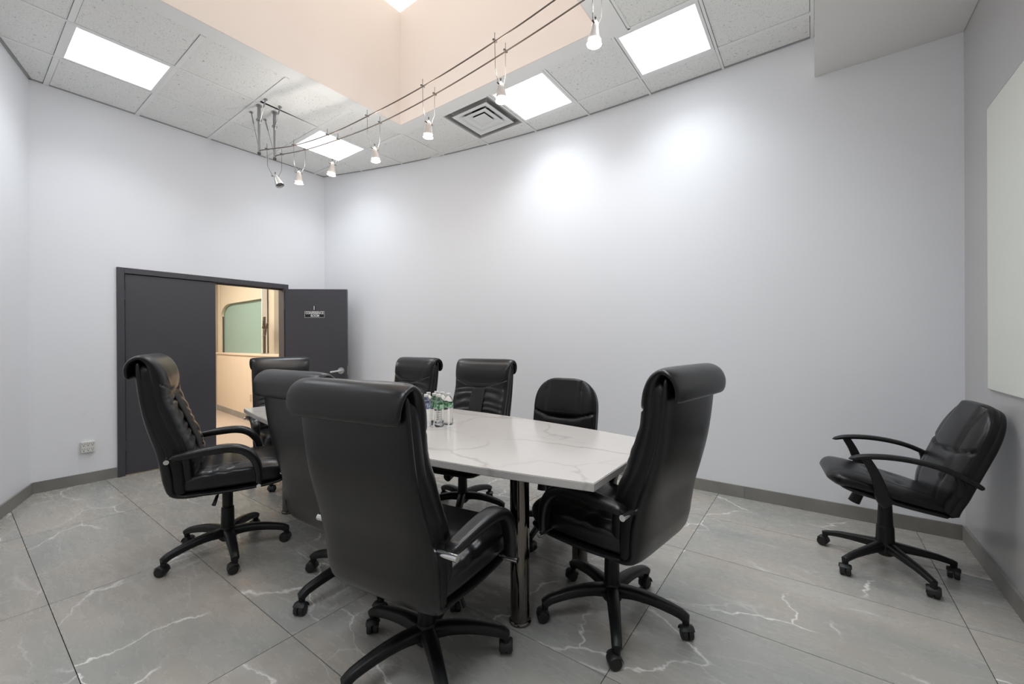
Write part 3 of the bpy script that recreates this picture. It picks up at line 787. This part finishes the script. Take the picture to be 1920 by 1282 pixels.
def exec_upper(parent, zoff=0., crown=False):
    """everything above the gas lift, heights shifted by the seat setting"""
    def Z(rows): return [(a, b + zoff, c, d) for a, b, c, d in rows]
    # rear shell, from under the seat up behind the cushion
    sh = sweep(Z([(-.08, .405, .235, .012), (-.17, .410, .247, .016), (-.232, .436, .256, .026), (-.247, .50, .262, .038), (-.256, .57, .264, .040), (-.278, .67, .262, .036), (-.305, .755, .258, .033),
                  (-.333, .85, .256, .029), (-.352, .94, .256, .025), (-.366, 1.04, .257, .022), (-.374, 1.12, .256, .019), (-.376, 1.168, .252, .016)]), m=44, n=36, p=5, pz=3, round1=.012)
    sh.build('back_shell', M_LEATHER, parent, smooth=True, angle=60)
    cu = sweep(Z([(-.165, .445, .225, .030), (-.170, .52, .246, .045), (-.178, .60, .250, .051), (-.198, .69, .250, .050), (-.232, .78, .249, .048), (-.262, .87, .249, .047), (-.284, .925, .249, .047), (-.2975, .972, .249, .0465)]),
               m=72, n=132, p=7, pz=2.8, round0=.03, round1=.0, disp=(lambda x, z, y, sy, u: exec_front(x, z - zoff, y, sy, u)))
    cu.build('back_cushion', M_LEATHER, parent, smooth=True, angle=70)
    pn = sweep(Z([(-.131, .50, .060, .006), (-.134, .58, .061, .006), (-.150, .68, .061, .006), (-.180, .77, .061, .006), (-.214, .86, .061, .006), (-.243, .93, .061, .006), (-.256, .965, .060, .005)]), m=30, n=20, p=8, pz=2.5, round0=.006, round1=.006)
    pn.v = [(x, y + .006, z) for x, y, z in pn.v]
    pn.build('centre_panel', M_PANELF, parent, smooth=True, angle=60)
    # side gussets (dark vinyl panels between shell and cushion)
    gs = sweep(Z([(-.20, .43, .248, .03), (-.215, .50, .2545, .05), (-.222, .60, .2565, .05), (-.245, .70, .2555, .048), (-.285, .80, .2525, .045), (-.315, .90, .2525, .043), (-.333, 1.0, .254, .04), (-.342, 1.08, .253, .036), (-.352, 1.15, .250, .028)]), m=26, n=28, p=9, pz=4, round1=.02)
    gs.build('side_gusset', M_LEATHER_SIDE, parent, smooth=True, angle=60)
    hp_ = sweep(Z([(-.2975, .972, .249, .0465), (-.303, 1.02, .250, .047), (-.305, 1.07, .252, .046), (-.311, 1.115, .256, .039), (-.329, 1.160, .262, .028), (-.364, 1.187, .267, .018), (-.400, 1.172, .269, .016),
                   (-.419, 1.138, .268, .015), (-.421, 1.102, .262, .014), (-.413, 1.074, .250, .012)]), m=64, n=132, p=7, pz=2.8, round0=.0, round1=.014,
               disp=(lambda x, z, y, sy, u: exec_head(x, z - zoff, y, sy, u)))
    hp_.build('head_roll', M_LEATHER, parent, smooth=True, angle=70)
    # seat
    def seatd(x, z, y, sy, u):
        if sy > -.2: return 0.
        # front side for this path is downward, so top is negative sy
        o = seam(abs(abs(x) - .17), .006, .005) * 1.
        o += -.004 * math.sin(y * 75 + math.sin(x * 30)) * gauss(y + .02, .09) * min(1, abs(x) / .05)
        return -o
    st = sweep([(-.215, .472 + zoff, .238, .053), (-.10, .480 + zoff, .251, .064), (.05, .484 + zoff, .257, .069), (.18, .486 + zoff, .258, .070), (.26, .483 + zoff, .254, .065), (.315, .473 + zoff, .245, .052)], m=50, n=80, p=6, pz=3.2, round0=.02, round1=.055, disp=seatd)
    st.build('seat_cushion', M_LEATHER, parent, smooth=True, angle=70)
    sl = sweep([(-.23, .418 + zoff, .240, .014), (-.05, .410 + zoff, .256, .015), (.12, .411 + zoff, .258, .015), (.24, .417 + zoff, .254, .014), (.305, .430 + zoff, .240, .013)], m=24, n=28, p=8, pz=2.4, round0=.02, round1=.03)
    sl.build('seat_pan', M_LEATHER_SIDE, parent, smooth=True, angle=60)
    # arms: padded bands with chrome cross tubes at both ends
    for s in (-1, 1):
        am = sweep([(-.240, .648 + zoff, .029, .017), (-.16, .655 + zoff, .033, .021), (-.05, .667 + zoff, .036, .023), (.04, .667 + zoff, .036, .024), (.105, .643 + zoff, .035, .024), (.148, .594 + zoff, .033, .023), (.168, .535 + zoff, .028, .021), (.172, .485 + zoff, .026, .018), (.168, .440 + zoff, .024, .015)], m=36, n=24, p=3.2, round0=.012, round1=.010, x0=s * .298)
        arm = am.build('armrest', M_LEATHER, parent, smooth=True, angle=60)
        MB().cyl((s * .258, -.245, .637 + zoff), (s * .338, -.245, .637 + zoff), .0125, n=18).build('chrome_tube', M_CHROME, arm, smooth=True, angle=40)
        MB().cyl((s * .250, .170, .437 + zoff), (s * .334, .170, .437 + zoff), .0115, n=18).build('chrome_tube', M_CHROME, arm, smooth=True, angle=40)
    MB().box(-.085, .085, -.13, .13, .372 + zoff, .408 + zoff, .008).build('tilt_mechanism', M_PLASTIC, parent)
    MB().cyl((0, .125, .378 + zoff), (0, .215, .366 + zoff), .014, n=12).cyl((0, .145, .378 + zoff), (0, .205, .366 + zoff), .027, .031, n=16).build('tension_knob', M_PLASTIC, parent, smooth=True)
    MB().tube([(.07, -.01, .388 + zoff), (.16, -.03, .385 + zoff), (.20, -.04, .372 + zoff)], .005, n=8).cyl((.19, -.037, .378 + zoff), (.225, -.052, .335 + zoff), .008, .011, n=10).build('height_lever', M_PLASTIC, parent, smooth=True)
    MB().cyl((0, 0, .13), (0, 0, .275), .037, .034, n=24).cyl((0, 0, .275), (0, 0, .283), .034, .029, n=24).cyl((0, 0, .283), (0, 0, .385 + zoff), .0285, n=24).build('gas_lift', M_PLASTIC, parent, smooth=True, angle=40)

EXEC = [  # x, y, heading deg, base phase deg, z offset, label
    (-2.970, 1.043, 67., 274.5, .036, 'high-back black leather office chair standing free in front of the closed door'),
    (-4.02, 1.93, -14., 20., -.048, 'black leather high-back chair at the door end of the table, behind the two near chairs'),
    (-1.995, 1.335, 93., 54., -.034, 'black high-back chair half hidden behind the nearest chair, back turned to the viewer'),
    (-1.285, 1.160, 97.5, 40.5, -.026, 'nearest black high-back chair, its broad back filling the foreground'),
    (-3.10, 2.36, -88., 46., -.052, 'black high-back chair beyond the bottles, left on the far side of the table'),
    (-2.185, 2.345, -80., 90., -.048, 'black high-back chair on the far side of the table, just right of the bottles'),
    (-.780, 1.869, 172., 295.8, -.003, 'tall black leather chair at the right end of the table, turned away'),
]
for k, (x, y, hdg, ph, zo, lab) in enumerate(EXEC):
    e = tag(empty('office_chair', (x, y, 0), math.radians(hdg - 90)), lab, 'chair', 'high-back black leather chairs round the table')
    exec_upper(e, zo)
    star_base(e, .325, math.radians(ph - (hdg - 90)), False, k)

def task_front(x, z, y, sy, u):
    if sy < .2: return 0.
    k = min(1., (sy - .2) / .5); o = 0.; a = abs(x)
    sd_ = .135 + .012 * math.sin((z - .5) * 6)
    if z > .50: o += seam(a - sd_, .005, .006)
    zs = .745 + max(0., a - .10) * .30
    o += seam(z - zs, .008, .014)
    if a < sd_ and z > zs: o += .012 * min(1, (z - zs) / .04) * min(1, (sd_ - a) / .03)
    if a < sd_ and .60 < z < zs: o += .006 * min(1, (zs - z) / .03)
    o += seam(z - .60, .007, .008) * (1 if a < .14 else .3)
    return o * k
def task_chair(e, tilt, phase, seed, upright_w=1.):
    up = empty('upper_tmp'); parts = []
    Rm = Matrix.Translation((0, 0, .43)) @ Matrix.Rotation(tilt, 4, 'X') @ Matrix.Translation((0, 0, -.43))
    def put(mb, name, material, ang=60, smooth=True, parent=None):
        mb.v = [tuple(Rm @ Vector(v)) for v in mb.v]; return mb.build(name, material, parent or e, smooth=smooth, angle=ang)
    def dome(z, w, zt, zb=.80, p=2.6): return w if z < zb else w * max(0., 1 - ((z - zb) / (zt - zb)) ** p) ** (1 / p)
    zz = [.445, .50, .56, .63, .70, .76, .82, .87, .91, .945, .975, 1.0, 1.018, 1.028]
    bw_ = lambda z: .215 + .033 * min(1, (z - .445) / .12)
    put(sweep([(-.195 - .082 * max(0., (z - .50) / .5) ** 1.15, z, dome(z, bw_(z), 1.034), .030 + .018 * min(1, (z - .445) / .12) - .018 * max(0, (z - .85) / .18)) for z in zz], m=76, n=96, p=6, pz=2.5, round0=.03, round1=.02, disp=task_front), 'back_cushion', M_LEATHER_MATT, 70)
    put(sweep([(-.218 - .088 * max(0., (z - .50) / .5) ** 1.1, z - .01, dome(z, bw_(z) - .002, 1.03), .034 - .010 * max(0, (z - .8) / .2)) for z in zz], m=40, n=36, p=6, pz=3, round0=.02, round1=.02), 'back_shell', M_LEATHER_SIDE)
    def sd(x, z, y, sy, u):
        if sy > -.2: return 0.
        o = 0.
        for (bx_, by_) in ((-.09, -.02), (.09, -.02), (-.09, .1), (.09, .1)): o -= .010 * gauss(math.hypot(x - bx_, y - by_), .02)
        o += -.003 * gauss(abs(x) - .155, .008)
        return -o
    put(sweep([(-.215, .470, .205, .035), (-.10, .474, .225, .042), (.05, .478, .236, .046), (.17, .480, .238, .048), (.25, .474, .226, .046), (.30, .460, .190, .036)], m=46, n=70, p=4, pz=2.6, round0=.02, round1=.06, disp=sd), 'seat_cushion', M_LEATHER_MATT, 70)
    put(sweep([(-.23, .437, .205, .016), (-.05, .434, .226, .018), (.15, .436, .228, .018), (.25, .444, .20, .014)], m=20, n=26, p=6, pz=2.4, round0=.02, round1=.04), 'seat_pan', M_PLASTIC)
    for s in (-1, 1):
        X = s * .262
        mb = sweep([(.245, .612, .021, .007), (.19, .642, .024, .0125), (.10, .670, .025, .0135), (0, .685, .025, .0135), (-.10, .685, .025, .0135), (-.19, .666, .024, .0135), (-.245, .645, .021, .013), (-.275, .632, .016, .010)], m=28, n=16, p=3, round0=.01, round1=.01, x0=X)
        m2 = sweep([(.178, .640, .018, .020), (.135, .585, .018, .022), (.097, .52, .019, .026), (.07, .455, .020, .032), (.04, .428, .019, .030)], m=18, n=16, p=3, x0=X)
        m3 = sweep([(-.175, .668, .016, .012), (-.195, .630, .016, .015), (-.205, .57, .016, .02)], m=8, n=14, p=3, x0=s * .252)
        mb.add(m2.v, m2.f); mb.add(m3.v, m3.f)
        mb.tube([(s * .262, .05, .432), (s * .18, .05, .425)], .018, n=10)
        put(mb, 'armrest', M_PLASTIC, 50)
    put(MB().box(-.08, .08, -.10, .12, .392, .42, .008), 'tilt_mechanism', M_PLASTIC, 30, False)
    put(MB().cyl((0, .108, .40), (0, .118, .345), .018, n=12).cyl((0, .110, .385), (0, .122, .322), .026, .029, n=18), 'tension_knob', M_PLASTIC, 40)
    bpy.data.objects.remove(up, do_unlink=True)
    MB().cyl((0, 0, .10), (0, 0, .23), .044, .040, n=24).cyl((0, 0, .23), (0, 0, .24), .040, .036, n=24).cyl((0, 0, .24), (0, 0, .36), .036, .031, n=24).cyl((0, 0, .35), (0, 0, .40), .019, n=16).build('gas_lift', M_PLASTIC, e, smooth=True, angle=40)
    star_base(e, .295, phase, True, seed)
e = tag(empty('task_chair', (.328, 3.175, 0), math.radians(186 - 90)), 'reclined black chair with thin plastic arms leaning on the grey right wall', 'chair')
task_chair(e, math.radians(11), math.radians(157.8 - 96), 31)
e = tag(empty('task_chair', (-1.462, 2.44, 0), math.radians(-86 - 90)), 'black chair with a low rounded back on the far side of the table', 'chair')
task_chair(e, 0., math.radians(20), 32)

# ------------------------------------------------------------------ conference table
TX, TY, TZ = -2.277, 1.905, .75
tb = tag(empty('conference_table', (TX, TY, 0)), 'boat-shaped white veined stone table on dark polished steel legs', 'table')
hx = 1.588; nseg = 28
near = [(x, -.605 + .18 * (x / hx) ** 2) for x in np.linspace(-hx, hx, nseg)]
poly = near + [(x, .568 - .165 * (x / hx) ** 2) for x, y in near[::-1]]
bm = bmesh.new()
vs = [bm.verts.new((x, y, TZ - .034)) for x, y in poly]; f = bm.faces.new(vs)
ex = bmesh.ops.extrude_face_region(bm, geom=[f])
for v in [q for q in ex['geom'] if isinstance(q, bmesh.types.BMVert)]: v.co.z = TZ
bmesh.ops.recalc_face_normals(bm, faces=bm.faces)
eds = [e_ for e_ in bm.edges if e_.calc_length() > 0 and abs(e_.verts[0].co.z - e_.verts[1].co.z) < 1e-5]
bmesh.ops.bevel(bm, geom=eds, offset=.003, segments=2, affect='EDGES')
me = bpy.data.meshes.new('tabletop'); bm.to_mesh(me); bm.free(); me.materials.append(M_TABLE)
to = bpy.data.objects.new('tabletop', me); COL.objects.link(to); to.parent = tb
for lx, ly in ((-1.108, 1.575), (-1.112, 2.190), (-3.27, 1.56), (-3.50, 2.16)):
    l = MB().lathe([(.045, .012), (.045, TZ - .046)], 28).build('table_leg', M_NICKEL, tb, smooth=True, angle=40, loc=(lx - TX, ly - TY, 0))
    MB().lathe([(.050, 0), (.052, .004), (.052, .010), (.047, .016)], 28).build('foot_ring', M_NICKEL, l, smooth=True, angle=40)
    MB().lathe([(.062, TZ - .046), (.062, TZ - .0345)], 28).build('top_plate', M_PLASTIC, l, smooth=True, angle=40)

# ------------------------------------------------------------------ water bottles
BOT = [(-2.116, 1.866), (-2.048, 1.855), (-2.112, 1.935), (-2.046, 1.925), (-2.110, 2.005), (-1.968, 1.893), (-2.042, 1.997), (-1.964, 1.974)]
BL = ['bottle at the left end of the group, beside the chair back', 'front-row bottle with a pale blue label, left of the green-labelled ones',
      'bottle in the second row behind the blue-labelled one', 'bottle in the middle, its cap just left of the front one',
      'tallest-looking rear bottle in the middle of the group', 'front bottle with green label nearest the viewer',
      'rear bottle just left of the rightmost one', 'rightmost bottle with a dark green label']
prof = [(.004, .004), (.022, .0), (.029, .004), (.0315, .012)]
for k in range(6):
    z = .022 + k * .0145; prof += [(.0318, z), (.0302, z + .006)]
prof += [(.0318, .110), (.0318, .118), (.0315, .150), (.0312, .152), (.030, .160), (.024, .176), (.0155, .188), (.0122, .192), (.0122, .1995)]
proto = empty('water_bottle', (*BOT[0], TZ))
MB().lathe(prof, 24).build('body', M_PET, proto, smooth=True, angle=50)
MB().lathe([(.0135, .1935), (.0145, .195), (.0145, .2085), (.0135, .2095)], 20).build('cap', M_WHITEP, proto, smooth=True, angle=40)
lab_g = MB().lathe([(.0324, .117), (.0324, .148)], 28, cap=False).build('label', M_LAB_G, proto, smooth=True)
for k, ((x, y), lb) in enumerate(zip(BOT, BL)):
    b_ = proto if k == 0 else copy_tree(proto)
    b_.location = (x, y, TZ + .0004); b_.rotation_euler = (0, 0, k * 1.1)
    tag(b_, 'clear plastic water ' + lb, 'bottle', 'water bottles on the table')
for b_ in [o for o in COL.objects if o.name.startswith('water_bottle')]:
    if 'blue' in b_['label'] or 'left end' in b_['label']:
        for ch in b_.children:
            if ch.name.startswith('label'):
                ch.data = ch.data.copy(); ch.data.materials[0] = M_LAB_B
